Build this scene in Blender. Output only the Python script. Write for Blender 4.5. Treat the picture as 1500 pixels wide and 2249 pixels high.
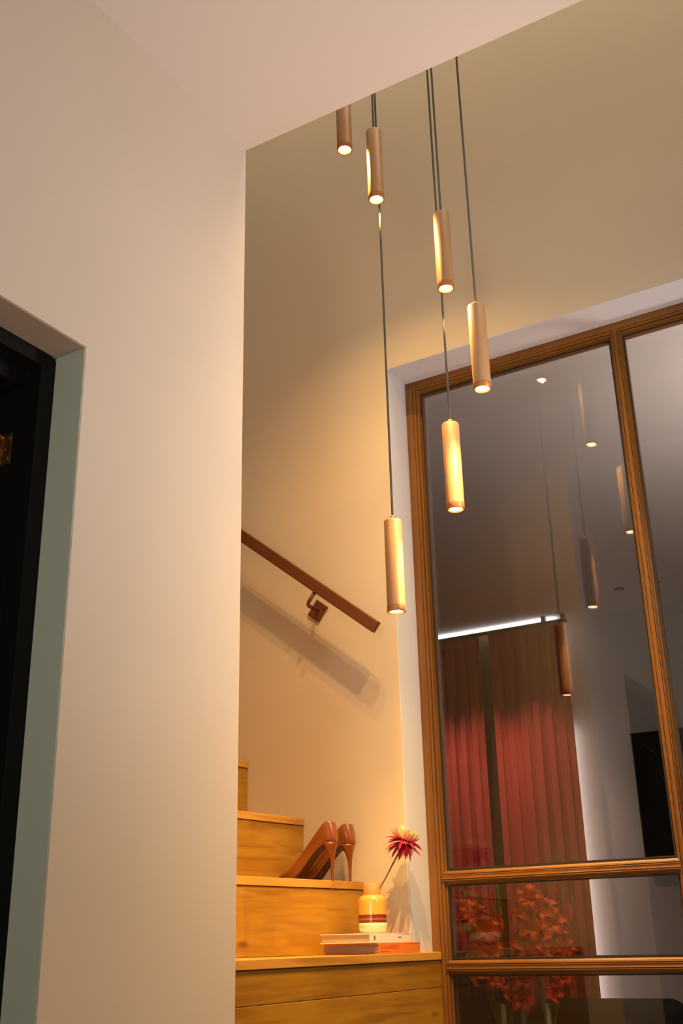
import bpy, bmesh, math, random
from mathutils import Vector, Matrix
random.seed(7)
for o in list(bpy.data.objects): bpy.data.objects.remove(o)
scene = bpy.context.scene
PI = math.pi

# ------------------------------------------------------------------ camera
cam_data = bpy.data.cameras.new('camera'); cam = bpy.data.objects.new('camera', cam_data)
scene.collection.objects.link(cam); scene.camera = cam
cam_data.sensor_fit = 'HORIZONTAL'; cam_data.sensor_width = 36; cam_data.lens = 2389.0/1500*36
cam_data.clip_start = 0.02
right = Vector((0.85704635, 0.51476361, -0.02213539)); up = Vector((0.20759662, -0.30567641, 0.92922848))
fwd = Vector((-0.47156674, 0.80098712, 0.36884204))
cam.matrix_world = Matrix(((right.x, up.x, -fwd.x, 0), (right.y, up.y, -fwd.y, 0), (right.z, up.z, -fwd.z, 0.977), (0, 0, 0, 1)))

# ------------------------------------------------------------------ world, large lights, exposure
world = bpy.data.worlds.new('world'); scene.world = world; world.use_nodes = True
world.node_tree.nodes['Background'].inputs[0].default_value = (0.35, 0.33, 0.36, 1)
world.node_tree.nodes['Background'].inputs[1].default_value = 0.05
scene.view_settings.view_transform = 'Standard'; scene.view_settings.look = 'None'
scene.view_settings.exposure = 0.05; scene.view_settings.gamma = 1.0; scene.view_settings.use_curve_mapping = False

def aim(o, d):
    o.rotation_euler = Vector(d).to_track_quat('-Z', 'Y').to_euler()
def area(name, loc, d, sx, sy, power, col, spread=180):
    l = bpy.data.lights.new(name, 'AREA'); l.shape = 'RECTANGLE'; l.size = sx; l.size_y = sy
    l.energy = power; l.color = col; l.spread = math.radians(spread)
    o = bpy.data.objects.new(name, l); scene.collection.objects.link(o); o.location = loc; aim(o, d); return o
def spot(name, loc, d, power, col, size, blend=0.5, radius=0.02):
    l = bpy.data.lights.new(name, 'SPOT'); l.energy = power; l.color = col
    l.spot_size = math.radians(size); l.spot_blend = blend; l.shadow_soft_size = radius
    o = bpy.data.objects.new(name, l); scene.collection.objects.link(o); o.location = loc; aim(o, d); return o
def point(name, loc, power, col, radius=0.05):
    l = bpy.data.lights.new(name, 'POINT'); l.energy = power; l.color = col; l.shadow_soft_size = radius
    o = bpy.data.objects.new(name, l); scene.collection.objects.link(o); o.location = loc; return o

# unseen area fills added to brighten the left wall, door reveal and hall ceiling
area('left_wall_fill', (-0.05, 2.28, 2.08), (-1, -0.16, 0.08), 0.3, 0.4, 6.9, (1.0, 0.79, 0.65), 140)
area('reveal_fill', (-0.45, -0.9, 1.5), (-0.28, 1, 0.05), 0.5, 1.2, 6.5, (0.90, 1.0, 0.84), 120)
area('ceiling_fill', (0.3, 1.35, 0.5), (0, 0.10, 1), 0.9, 0.9, 17, (1.0, 0.87, 0.82), 132)
# unseen fill added high in the stair void to brighten the walls
area('void_fill', (-0.5, 2.30, 5.5), (0, 0.12, -1), 3.8, 0.6, 44, (1.0, 0.86, 0.67))
# next room: unseen fill added to brighten its ceiling, LED strips behind the curtain
area('next_ceiling_fill', (0.05, 3.65, 1.9), (-0.15, 0.2, 1), 0.4, 0.4, 15.5, (1.0, 0.86, 0.79), 155)
area('curtain_strip_side', (-2.27, 6.535, 1.10), (1, 0.28, 0.0), 0.04, 2.2, 2.2, (1.0, 0.84, 0.78))
area('curtain_strip_top', (-2.90, 6.458, 2.850), (0, 0, 1), 1.3, 0.02, 2.6, (0.95, 0.93, 0.95))
for sx in (-3.1, -2.75, -2.4):
    spot('curtain_downlight', (sx, 5.92, 2.86), (0, 0.30, -1), 48, (1.0, 0.55, 0.42), 56, 1.0, 0.03)
point('next_room_fill', (0.4, 5.0, 1.9), 4.5, (1.0, 0.84, 0.70), 0.25)
spot('flower_downlight', (-1.2, 3.7, 2.86), (-0.18, 0.05, -1), 42, (1.0, 0.60, 0.34), 50, 0.7, 0.03)

# ------------------------------------------------------------------ materials
def nm(name):
    m = bpy.data.materials.new(name); m.use_nodes = True
    nt = m.node_tree; return m, nt, nt.nodes['Principled BSDF']
def plain(name, col, rough=0.5, metal=0.0, noise=0.0, scale=20, bump=0.0, **kw):
    m, nt, b = nm(name)
    b.inputs['Base Color'].default_value = (*col, 1); b.inputs['Roughness'].default_value = rough
    b.inputs['Metallic'].default_value = metal
    for k, v in kw.items(): b.inputs[k.replace('_', ' ')].default_value = v
    if noise or bump:
        tc = nt.nodes.new('ShaderNodeTexCoord'); n = nt.nodes.new('ShaderNodeTexNoise')
        n.inputs['Scale'].default_value = scale; n.inputs['Detail'].default_value = 5
        nt.links.new(tc.outputs['Object'], n.inputs['Vector'])
        if noise:
            r = nt.nodes.new('ShaderNodeValToRGB')
            r.color_ramp.elements[0].position = 0.3; r.color_ramp.elements[1].position = 0.7
            r.color_ramp.elements[0].color = (*[c*(1-noise) for c in col], 1)
            r.color_ramp.elements[1].color = (*[min(1, c*(1+noise)) for c in col], 1)
            nt.links.new(n.outputs['Fac'], r.inputs['Fac']); nt.links.new(r.outputs['Color'], b.inputs['Base Color'])
        if bump:
            bp = nt.nodes.new('ShaderNodeBump'); bp.inputs['Strength'].default_value = bump; bp.inputs['Distance'].default_value = 0.002
            nt.links.new(n.outputs['Fac'], bp.inputs['Height']); nt.links.new(bp.outputs['Normal'], b.inputs['Normal'])
    return m
def wood(name, dark, light, stretch=(40, 2.2, 40), rough=0.42, knots=True):
    m, nt, b = nm(name)
    tc = nt.nodes.new('ShaderNodeTexCoord'); oi = nt.nodes.new('ShaderNodeObjectInfo')
    add = nt.nodes.new('ShaderNodeVectorMath'); add.operation = 'ADD'
    nt.links.new(tc.outputs['Object'], add.inputs[0]); 
    sc0 = nt.nodes.new('ShaderNodeVectorMath'); sc0.operation = 'SCALE'; sc0.inputs[0].default_value = (3, 17, 9)
    nt.links.new(oi.outputs['Random'], sc0.inputs['Scale']); nt.links.new(sc0.outputs[0], add.inputs[1])
    mp = nt.nodes.new('ShaderNodeMapping'); mp.inputs['Scale'].default_value = stretch
    nt.links.new(add.outputs[0], mp.inputs['Vector'])
    n = nt.nodes.new('ShaderNodeTexNoise'); n.inputs['Scale'].default_value = 1.0; n.inputs['Detail'].default_value = 8; n.inputs['Distortion'].default_value = 1.2
    nt.links.new(mp.outputs[0], n.inputs['Vector'])
    n2 = nt.nodes.new('ShaderNodeTexNoise'); n2.inputs['Scale'].default_value = 2.2; n2.inputs['Detail'].default_value = 3
    nt.links.new(add.outputs[0], n2.inputs['Vector'])
    mx = nt.nodes.new('ShaderNodeMath'); mx.operation = 'MULTIPLY_ADD'; mx.inputs[1].default_value = 0.45
    nt.links.new(n2.outputs['Fac'], mx.inputs[0])
    h = nt.nodes.new('ShaderNodeMath'); h.operation = 'MULTIPLY'; h.inputs[1].default_value = 0.55
    nt.links.new(n.outputs['Fac'], h.inputs[0]); nt.links.new(h.outputs[0], mx.inputs[2])
    r = nt.nodes.new('ShaderNodeValToRGB'); r.color_ramp.elements[0].position = 0.38; r.color_ramp.elements[1].position = 0.58
    r.color_ramp.elements[0].color = (*dark, 1); r.color_ramp.elements[1].color = (*light, 1)
    nt.links.new(mx.outputs[0], r.inputs['Fac'])
    last = r.outputs['Color']
    if knots:
        mp2 = nt.nodes.new('ShaderNodeMapping'); mp2.inputs['Scale'].default_value = (9, 3.2, 9)
        nt.links.new(add.outputs[0], mp2.inputs['Vector'])
        v = nt.nodes.new('ShaderNodeTexVoronoi'); v.inputs['Scale'].default_value = 1.0; v.inputs['Randomness'].default_value = 1.0
        nt.links.new(mp2.outputs[0], v.inputs['Vector'])
        kr = nt.nodes.new('ShaderNodeValToRGB'); kr.color_ramp.elements[0].position = 0.03; kr.color_ramp.elements[1].position = 0.09
        kr.color_ramp.elements[0].color = (0.25, 0.25, 0.25, 1); kr.color_ramp.elements[1].color = (1, 1, 1, 1)
        nt.links.new(v.outputs['Distance'], kr.inputs['Fac'])
        mm = nt.nodes.new('ShaderNodeMixRGB'); mm.blend_type = 'MULTIPLY'; mm.inputs['Fac'].default_value = 0.8
        nt.links.new(last, mm.inputs['Color1']); nt.links.new(kr.outputs['Color'], mm.inputs['Color2']); last = mm.outputs['Color']
    nt.links.new(last, b.inputs['Base Color']); b.inputs['Roughness'].default_value = rough
    bp = nt.nodes.new('ShaderNodeBump'); bp.inputs['Strength'].default_value = 0.25; bp.inputs['Distance'].default_value = 0.001
    nt.links.new(n.outputs['Fac'], bp.inputs['Height']); nt.links.new(bp.outputs['Normal'], b.inputs['Normal'])
    return m
def emit(name, col, s):
    m, nt, b = nm(name); b.inputs['Emission Color'].default_value = (*col, 1); b.inputs['Emission Strength'].default_value = s
    b.inputs['Base Color'].default_value = (0, 0, 0, 1); return m
def pane_glass(name, tint=(0.86, 0.855, 0.85)):
    m = bpy.data.materials.new(name); m.use_nodes = True; nt = m.node_tree; nt.nodes.clear()
    out = nt.nodes.new('ShaderNodeOutputMaterial'); t = nt.nodes.new('ShaderNodeBsdfTransparent'); t.inputs[0].default_value = (*tint, 1)
    g = nt.nodes.new('ShaderNodeBsdfGlossy'); g.inputs['Roughness'].default_value = 0.0; g.inputs['Color'].default_value = (1, 1, 1, 1)
    lw = nt.nodes.new('ShaderNodeLayerWeight'); lw.inputs['Blend'].default_value = 0.5
    p = nt.nodes.new('ShaderNodeMath'); p.operation = 'POWER'; p.inputs[1].default_value = 5
    ma = nt.nodes.new('ShaderNodeMath'); ma.operation = 'MULTIPLY_ADD'; ma.inputs[1].default_value = 0.95; ma.inputs[2].default_value = 0.040
    mix = nt.nodes.new('ShaderNodeMixShader')
    nt.links.new(lw.outputs['Facing'], p.inputs[0]); nt.links.new(p.outputs[0], ma.inputs[0]); nt.links.new(ma.outputs[0], mix.inputs[0])
    nt.links.new(t.outputs[0], mix.inputs[1]); nt.links.new(g.outputs[0], mix.inputs[2]); nt.links.new(mix.outputs[0], out.inputs[0])
    return m

M = {}
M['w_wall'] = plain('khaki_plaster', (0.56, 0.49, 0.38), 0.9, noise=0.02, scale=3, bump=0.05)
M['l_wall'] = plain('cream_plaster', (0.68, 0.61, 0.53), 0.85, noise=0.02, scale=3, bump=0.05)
M['ceil'] = plain('ceiling_paint', (0.70, 0.63, 0.58), 0.9)
M['white'] = plain('white_reveal_paint', (0.57, 0.59, 0.645), 0.8)
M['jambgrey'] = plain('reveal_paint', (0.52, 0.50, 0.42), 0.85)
M['head_tone'] = plain('reveal_head_brown', (0.42, 0.30, 0.22), 0.85)  # head of the door reveal set darker and browner than its jamb
M['next_wall'] = plain('next_room_paint', (0.50, 0.475, 0.45), 0.9)
M['next_ceil'] = plain('next_room_ceiling_paint', (0.66, 0.63, 0.60), 0.9)
M['floor'] = wood('floor_oak', (0.16, 0.08, 0.03), (0.30, 0.17, 0.07), (2, 30, 30))
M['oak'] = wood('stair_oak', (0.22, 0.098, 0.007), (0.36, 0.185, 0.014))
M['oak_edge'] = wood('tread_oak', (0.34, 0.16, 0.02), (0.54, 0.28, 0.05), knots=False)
M['frame'] = wood('stained_frame', (0.135, 0.050, 0.006), (0.225, 0.090, 0.010), (60, 60, 1.5), 0.38, False)
M['frame_h'] = wood('stained_frame_cross', (0.135, 0.050, 0.006), (0.225, 0.090, 0.010), (1.5, 60, 60), 0.38, False)
M['gasket'] = plain('black_rubber', (0.012, 0.010, 0.009), 0.7)
M['glass'] = pane_glass('pane_glass')
M['black'] = plain('black_lacquer', (0.006, 0.005, 0.005), 0.6, Specular_IOR_Level=0.15)
M['brass'] = plain('aged_brass', (0.55, 0.30, 0.07), 0.35, 1.0, noise=0.35, scale=60)
M['steel'] = plain('screw_steel', (0.6, 0.55, 0.45), 0.3, 1.0)
M['tube'] = plain('brushed_copper_lacquer', (0.45, 0.27, 0.145), 0.46, 0.22)
M['ring'] = plain('copper_ring', (0.46, 0.20, 0.07), 0.42, 0.35)
M['lens'] = emit('lamp_lens', (1.0, 0.62, 0.28), 30)
M['cord'] = plain('teal_grey_textile', (0.10, 0.105, 0.085), 0.85, noise=0.3, scale=400)
M['rail'] = plain('bronze_rail', (0.14, 0.045, 0.012), 0.45, 0.2)
M['leather'] = plain('tan_patent_leather', (0.19, 0.050, 0.008), 0.24, noise=0.05, scale=30, Coat_Weight=0.4, Coat_Roughness=0.2)
M['sole'] = plain('dark_sole', (0.05, 0.012, 0.008), 0.5)
M['lining'] = plain('shoe_lining', (0.45, 0.26, 0.12), 0.7)

# ------------------------------------------------------------------ mesh helpers
def new_obj(name, bm, mat, parent=None, smooth=False, bevel=0.0, seg=2):
    bmesh.ops.remove_doubles(bm, verts=bm.verts, dist=1e-6)
    bmesh.ops.recalc_face_normals(bm, faces=bm.faces)
    me = bpy.data.meshes.new(name); bm.to_mesh(me); bm.free()
    if smooth:
        for p in me.polygons: p.use_smooth = True
    mats = mat if isinstance(mat, (list, tuple)) else [mat]
    for k in mats: me.materials.append(M[k])
    o = bpy.data.objects.new(name, me); scene.collection.objects.link(o)
    if parent: o.parent = parent
    if bevel:
        b = o.modifiers.new('bevel', 'BEVEL'); b.width = bevel; b.segments = seg; b.limit_method = 'ANGLE'; b.angle_limit = math.radians(40)
    return o
def box(bm, a, b, mi=0):
    x0, y0, z0 = a; x1, y1, z1 = b
    v = [bm.verts.new(c) for c in ((x0,y0,z0),(x1,y0,z0),(x1,y1,z0),(x0,y1,z0),(x0,y0,z1),(x1,y0,z1),(x1,y1,z1),(x0,y1,z1))]
    for f in ((0,3,2,1),(4,5,6,7),(0,1,5,4),(1,2,6,5),(2,3,7,6),(3,0,4,7)):
        bm.faces.new([v[i] for i in f]).material_index = mi
def prism(bm, poly, z0, z1):
    a = [bm.verts.new((x, y, z0)) for x, y in poly]; b = [bm.verts.new((x, y, z1)) for x, y in poly]
    n = len(poly); bm.faces.new(a[::-1]); bm.faces.new(b)
    for i in range(n): bm.faces.new((a[i], a[(i+1) % n], b[(i+1) % n], b[i]))
def lathe(bm, prof, n=32, c=(0, 0, 0), cap0=True, cap1=True):
    rings = []
    for r, z in prof:
        rings.append([bm.verts.new((c[0]+r*math.cos(2*PI*i/n), c[1]+r*math.sin(2*PI*i/n), c[2]+z)) for i in range(n)])
    for a, b in zip(rings, rings[1:]):
        for i in range(n): bm.faces.new((a[i], a[(i+1) % n], b[(i+1) % n], b[i]))
    if cap0: bm.faces.new(rings[0][::-1])
    if cap1: bm.faces.new(rings[-1])
def tube(bm, pts, r, n=10):
    pts = [Vector(p) for p in pts]; rings = []
    rr = r if isinstance(r, (list, tuple)) else [r]*len(pts)
    ref = Vector((0, 0, 1)) if abs((pts[-1]-pts[0]).normalized().z) < 0.9 else Vector((1, 0, 0))
    for i, p in enumerate(pts):
        t = (pts[min(i+1, len(pts)-1)] - pts[max(i-1, 0)]).normalized()
        u = t.cross(ref).normalized(); w = t.cross(u)
        rings.append([bm.verts.new(p + rr[i]*(u*math.cos(2*PI*k/n) + w*math.sin(2*PI*k/n))) for k in range(n)])
    for a, b in zip(rings, rings[1:]):
        for i in range(n): bm.faces.new((a[i], a[(i+1) % n], b[(i+1) % n], b[i]))
    bm.faces.new(rings[0][::-1]); bm.faces.new(rings[-1])
def sweep(bm, prof, p0, p1, wdir, ddir):
    """extrude a closed 2D profile (across, depth) from p0 to p1"""
    p0, p1, w, d = map(Vector, (p0, p1, wdir, ddir))
    a = [bm.verts.new(p0 + w*x + d*y) for x, y in prof]; b = [bm.verts.new(p1 + w*x + d*y) for x, y in prof]
    n = len(prof); bm.faces.new(a[::-1]); bm.faces.new(b)
    for i in range(n): bm.faces.new((a[i], a[(i+1) % n], b[(i+1) % n], b[i]))
def thing(name, label, cat, loc=(0, 0, 0), group=None):
    o = bpy.data.objects.new(name, None); scene.collection.objects.link(o); o.location = loc
    o.empty_display_size = 0.05
    o['label'] = label; o['category'] = cat
    if group: o['group'] = group
    return o
def tag(o, label, cat, group=None):
    o['label'] = label; o['category'] = cat
    if group: o['group'] = group
    return o
def struct(name, bm, mat, label, **kw):
    o = new_obj(name, bm, mat, **kw); o['kind'] = 'structure'; o['label'] = label; return o

# ------------------------------------------------------------------ setting
XL, YL, ZC = -1.337, 1.830, 2.878        # left wall face, its corner, soffit height
YW, YF, XS, ZH = 2.850, 2.979, -1.489, 2.761
TOP = 5.6
bm = bmesh.new(); box(bm, (-5.2, -2.6, -0.1), (3.0, 6.9, 0))
struct('floor', bm, 'floor', 'oak floor below the frame')
bm = bmesh.new(); box(bm, (-3.4, -2.6, ZC), (3.0, YL, 3.18))
struct('ceiling', bm, 'ceil', 'pale ceiling at the top left ending in a straight edge before the stair void')
# left wall with the door opening
bm = bmesh.new()
box(bm, (XL-0.28, 1.322, 0), (XL, YL, ZC)); box(bm, (XL-0.28, 0.42, 2.051), (XL, 1.322, ZC)); box(bm, (XL-0.28, -2.6, 0), (XL, 0.42, ZC))
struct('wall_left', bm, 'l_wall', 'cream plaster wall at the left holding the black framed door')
# thin painted lining of the door opening
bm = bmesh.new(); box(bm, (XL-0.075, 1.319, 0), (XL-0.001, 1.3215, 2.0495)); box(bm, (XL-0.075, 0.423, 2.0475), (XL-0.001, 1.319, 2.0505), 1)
struct('trim_1', bm, ['jambgrey', 'head_tone'], 'painted reveal with greenish grey jamb and brown head around the black door')
# stair void walls
bm = bmesh.new(); box(bm, (-5.2, YL-0.12, 3.18), (3.0, YL, TOP)); box(bm, (-5.2, YL-0.12, ZC), (-3.4, YL, 3.18))
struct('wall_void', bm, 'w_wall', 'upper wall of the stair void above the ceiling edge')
bm = bmesh.new(); box(bm, (-5.2, YL-0.12, 0), (XL-0.28, YL, ZC))
struct('wall_stair_side', bm, 'w_wall', 'inner side wall of the stairs hidden behind the left wall')
bm = bmesh.new()
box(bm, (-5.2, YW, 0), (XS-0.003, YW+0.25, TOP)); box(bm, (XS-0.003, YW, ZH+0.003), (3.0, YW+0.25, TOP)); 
struct('wall_back', bm, 'w_wall', 'tall khaki plaster wall behind the pendants and the handrail')
bm = bmesh.new(); box(bm, (XS-0.003, YW+0.0005, 0), (XS, YW+0.2, ZH+0.003)); box(bm, (XS, YW+0.0005, ZH), (2.98, YW+0.2, ZH+0.003))
struct('trim_2', bm, 'white', 'white painted reveal around the glazed partition')
bm = bmesh.new(); box(bm, (-5.2, YL-0.12, TOP), (3.0, YW+0.25, TOP+0.1))
struct('ceiling_void', bm, 'ceil', 'ceiling far above the stairs')
bm = bmesh.new(); box(bm, (2.98, -2.6, 0), (3.1, 6.9, TOP)); struct('wall_right', bm, 'l_wall', 'right wall outside the frame')
bm = bmesh.new(); box(bm, (-5.3, -2.7, 0), (3.1, -2.6, 3.18)); struct('wall_front', bm, 'l_wall', 'wall behind the camera')
bm = bmesh.new(); box(bm, (-5.3, -2.6, 0), (-5.2, 6.9, TOP)); struct('wall_far_left', bm, 'w_wall', 'far end wall of the stairs')
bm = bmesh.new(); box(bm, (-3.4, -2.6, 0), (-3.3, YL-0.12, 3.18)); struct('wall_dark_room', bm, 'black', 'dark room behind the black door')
# next room
YB = 6.584
bm = bmesh.new(); box(bm, (-5.2, YB, 0), (3.0, YB+0.15, 3.1)); struct('wall_next_room', bm, 'next_wall', 'pale wall of the room behind the glass')
bm = bmesh.new(); box(bm, (-5.2, YW+0.25, ZC), (3.0, YB, ZC+0.2)); struct('ceiling_next_room', bm, 'next_ceil', 'ceiling of the room behind the glass')

# ------------------------------------------------------------------ glazed partition (window_1)
win = bpy.data.objects.new('window_1', None); scene.collection.objects.link(win)
win['kind'] = 'structure'; win['label'] = 'glazed partition in a brown stained frame at the right'
# bar profile: raised flat centre with stepped ribs down to the glass
def bar_profile(h, y0=0.0):
    s = [(-h, 0.045), (-h, 0.017), (-h+0.004, 0.017), (-h+0.004, 0.011), (-h+0.0085, 0.009), (-h+0.0085, 0.004), (-h+0.011, 0.004), (-h+0.011, 0.0), (-h+0.0135, 0.0), (-h+0.0135, 0.0028), (-h+0.0155, 0.0028), (-h+0.0155, -0.0012), (-h+0.0180, -0.0012), (-h+0.0180, 0.0)]
    return s + [(-x, y) for x, y in s[::-1]]
def edge_profile(w):
    return [(0, 0.045), (0, 0), (w*0.50, 0), (w*0.50, 0.004), (w*0.54, 0.004), (w*0.54, 0.001), (w*0.66, 0.001), (w*0.72, 0.009), (w*0.76, 0.009), (w*0.76, 0.005), (w*0.86, 0.005), (w*0.90, 0.017), (w, 0.017), (w, 0.045)]
XR = 2.96
bays = [(XS, -0.754)]; x = -0.754
mull = []
while x < 2.2:
    mull.append(x); x += 0.755
mull = [-0.7535, 0.0015, 0.7565, 1.5115, 2.2665]
bm = bmesh.new(); sweep(bm, edge_profile(0.052), (XS, YF, 0), (XS, YF, ZH), (1, 0, 0), (0, 1, 0)); new_obj('jamb', bm, 'frame', win, bevel=0.0008)
bm = bmesh.new(); sweep(bm, edge_profile(0.052), (XR, YF, 0), (XR, YF, ZH), (-1, 0, 0), (0, 1, 0)); new_obj('jamb', bm, 'frame', win, bevel=0.0008)
bm = bmesh.new(); sweep(bm, edge_profile(0.047), (XS+0.0005, YF-0.0005, ZH), (XR-0.0005, YF-0.0005, ZH), (0, 0, -1), (0, 1, 0)); new_obj('head', bm, 'frame_h', win, bevel=0.0008)
for mx in mull:
    bm = bmesh.new(); sweep(bm, bar_profile(0.0215), (mx, YF, 0.06), (mx, YF, ZH-0.02), (1, 0, 0), (0, 1, 0)); new_obj('mullion', bm, 'frame', win, bevel=0.0008)
bm = bmesh.new(); box(bm, (XS, YF-0.001, 0), (XR, YF+0.045, 0.12)); new_obj('sill_rail', bm, 'frame_h', win, bevel=0.002)
edges = [XS+0.052] + [v for mx in mull for v in (mx-0.0215, mx+0.0215)] + [XR-0.052]
zt = [0.12, 0.425, 0.470, 0.8885, 0.9305, 1.127, 1.1685, ZH-0.047]
tz = [0.4475, 0.9095, 1.1478]
for i in range(0, len(edges), 2):
    a, b = edges[i], edges[i+1]
    for z in tz:
        bm = bmesh.new(); sweep(bm, bar_profile(0.0212), (a-0.012, YF+0.0004, z), (b+0.012, YF+0.0004, z), (0, 0, 1), (0, 1, 0)); new_obj('transom', bm, 'frame_h', win, bevel=0.0008)
    for k in range(0, 8, 2):
        z0, z1 = zt[k], zt[k+1]
        bm = bmesh.new(); box(bm, (a-0.003, YF+0.0172, z0-0.003), (b+0.003, YF+0.0232, z1+0.003)); new_obj('pane', bm, 'glass', win)
        bm = bmesh.new(); g = 0.0035
        box(bm, (a, YF+0.0138, z0), (a+g, YF+0.0170, z1)); box(bm, (b-g, YF+0.0138, z0), (b, YF+0.0170, z1))
        box(bm, (a+g, YF+0.0138, z1-g), (b-g, YF+0.0170, z1)); box(bm, (a+g, YF+0.0138, z0), (b-g, YF+0.0170, z0+g))
        new_obj('gasket', bm, 'gasket', win)

# ------------------------------------------------------------------ door at the left
door = bpy.data.objects.new('door_1', None); scene.collection.objects.link(door)
door['kind'] = 'structure'; door['label'] = 'black framed door at the left edge with a brass hinge'
FX = -1.411
bm = bmesh.new()          # frame face as an L-shaped head and jamb with a rounded corner
def rounded_frame(bm, x0, x1, ya, yb, z1, w, wh, r=0.014):
    outer = [(ya, 0), (ya, z1)] + [(yb-r+r*math.sin(t), z1-r+r*math.cos(t)) for t in [i*PI/2/6 for i in range(7)]] + [(yb, 0)]
    inner = [(yb-w, 0), (yb-w, z1-wh), (ya+w, z1-wh), (ya+w, 0)]
    poly = outer + inner
    a = [bm.verts.new((x0, y, z)) for y, z in poly]; b = [bm.verts.new((x1, y, z)) for y, z in poly]
    n = len(poly)
    bm.faces.new(a); bm.faces.new(b[::-1])
    for i in range(n): bm.faces.new((a[i], b[i], b[(i+1) % n], a[(i+1) % n]))
rounded_frame(bm, FX, FX-0.045, 0.423, 1.3188, 2.047, 0.036, 0.031)
new_obj('door_frame', bm, 'black', door, bevel=0.0015)
bm = bmesh.new()
box(bm, (FX-0.20, 1.2835, 0), (FX-0.0455, 1.3188, 2.016)); box(bm, (FX-0.20, 0.423, 0), (FX-0.0455, 0.48, 2.014)); box(bm, (FX-0.20, 0.423, 1.985), (FX-0.0455, 1.3188, 2.047))
new_obj('door_lining', bm, 'black', door, bevel=0.001)
bm = bmesh.new(); box(bm, (FX-1.0, 1.225, 0.01), (FX-0.105, 1.265, 1.980)); new_obj('door_leaf', bm, 'black', door, bevel=0.002)
bm = bmesh.new()
hy = 1.283
box(bm, (FX-0.091, hy-0.002, 1.826), (FX-0.062, hy, 1.890)); hinge = new_obj('hinge', bm, 'brass', door, bevel=0.0006); hinge['label'] = 'aged brass hinge plate with knuckle'
bm = bmesh.new()
for k in range(3):
    lathe(bm, [(0.0052, 0), (0.0052, 0.0185)], 14, (FX-0.095, hy-0.006, 1.826+0.020*k))
lathe(bm, [(0.004, 0), (0.0062, 0.003), (0.003, 0.007)], 14, (FX-0.095, hy-0.006, 1.886))
new_obj('knuckle', bm, 'brass', hinge, smooth=False)
for zz, xx in ((1.838, -0.070), (1.858, -0.078), (1.880, -0.068)):
    bm = bmesh.new(); tube(bm, [(FX+xx, hy-0.0015, zz), (FX+xx, hy-0.0035, zz)], 0.0035, 12); new_obj('screw', bm, 'steel', hinge)

# ------------------------------------------------------------------ staircase
stairs = thing('staircase', 'honey oak stairs rising to the left along the khaki wall', 'staircase', (XS, YW, 0))
def rx(x0, k, y): return x0 + k*(y-YW)      # riser line
R_ = [(-1.4640, 0.0), (-1.6345, 0.10), (-1.8355, 0.08), (-2.0428, 0.08), (-2.250, 0.06), (-2.457, 0.05), (-2.664, 0.04)]
Z1, RISE = 0.950, 0.190
Y0 = YL + 0.002
off = Vector((XS, YW, 0))
def sobj(name, bm, mat, **kw):
    for v in bm.verts: v.co -= off
    return new_obj(name, bm, mat, stairs, **kw)
for i, (x0, k) in enumerate(R_[:-1]):
    zt_ = Z1 + RISE*i; yb = YW-0.002 if i else YF-0.003
    nx, nk = R_[i+1]
    t = 0.021
    bm = bmesh.new()
    poly = [(rx(x0, k, Y0)+0.004, Y0), (rx(x0, k, yb)+0.004, yb), (x0-0.02 if not i else rx(x0,k,yb)-0.02, yb)]
    if i == 0:   # first tread also fills the window reveal
        poly = [(x0+0.004, Y0), (x0+0.004, yb), (XS+0.002, yb), (XS+0.002, YW-0.002), (rx(nx, nk, YW)-0.02, YW-0.002), (rx(nx, nk, Y0)-0.02, Y0)]
    else:
        poly = [(rx(x0, k, Y0)+0.004, Y0), (rx(x0, k, yb)+0.004, yb), (rx(nx, nk, yb)-0.02, yb), (rx(nx, nk, Y0)-0.02, Y0)]
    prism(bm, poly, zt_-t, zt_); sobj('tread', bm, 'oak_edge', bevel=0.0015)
    zl = zt_-RISE+0.0005 if i else 0.0
    spans = [(zl, zt_-t-0.0012)] if i else [(0.0, 0.30), (0.3012, 0.58), (0.5812, 0.858), (0.8588, zt_-t-0.0012)]
    for (za, zb) in spans:
        bm = bmesh.new(); prism(bm, [(rx(x0, k, Y0), Y0), (rx(x0, k, yb), yb), (rx(x0, k, yb)-0.019, yb), (rx(x0, k, Y0)-0.019, Y0)], za, zb)
        sobj('riser', bm, 'oak', bevel=0.0012)

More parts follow.
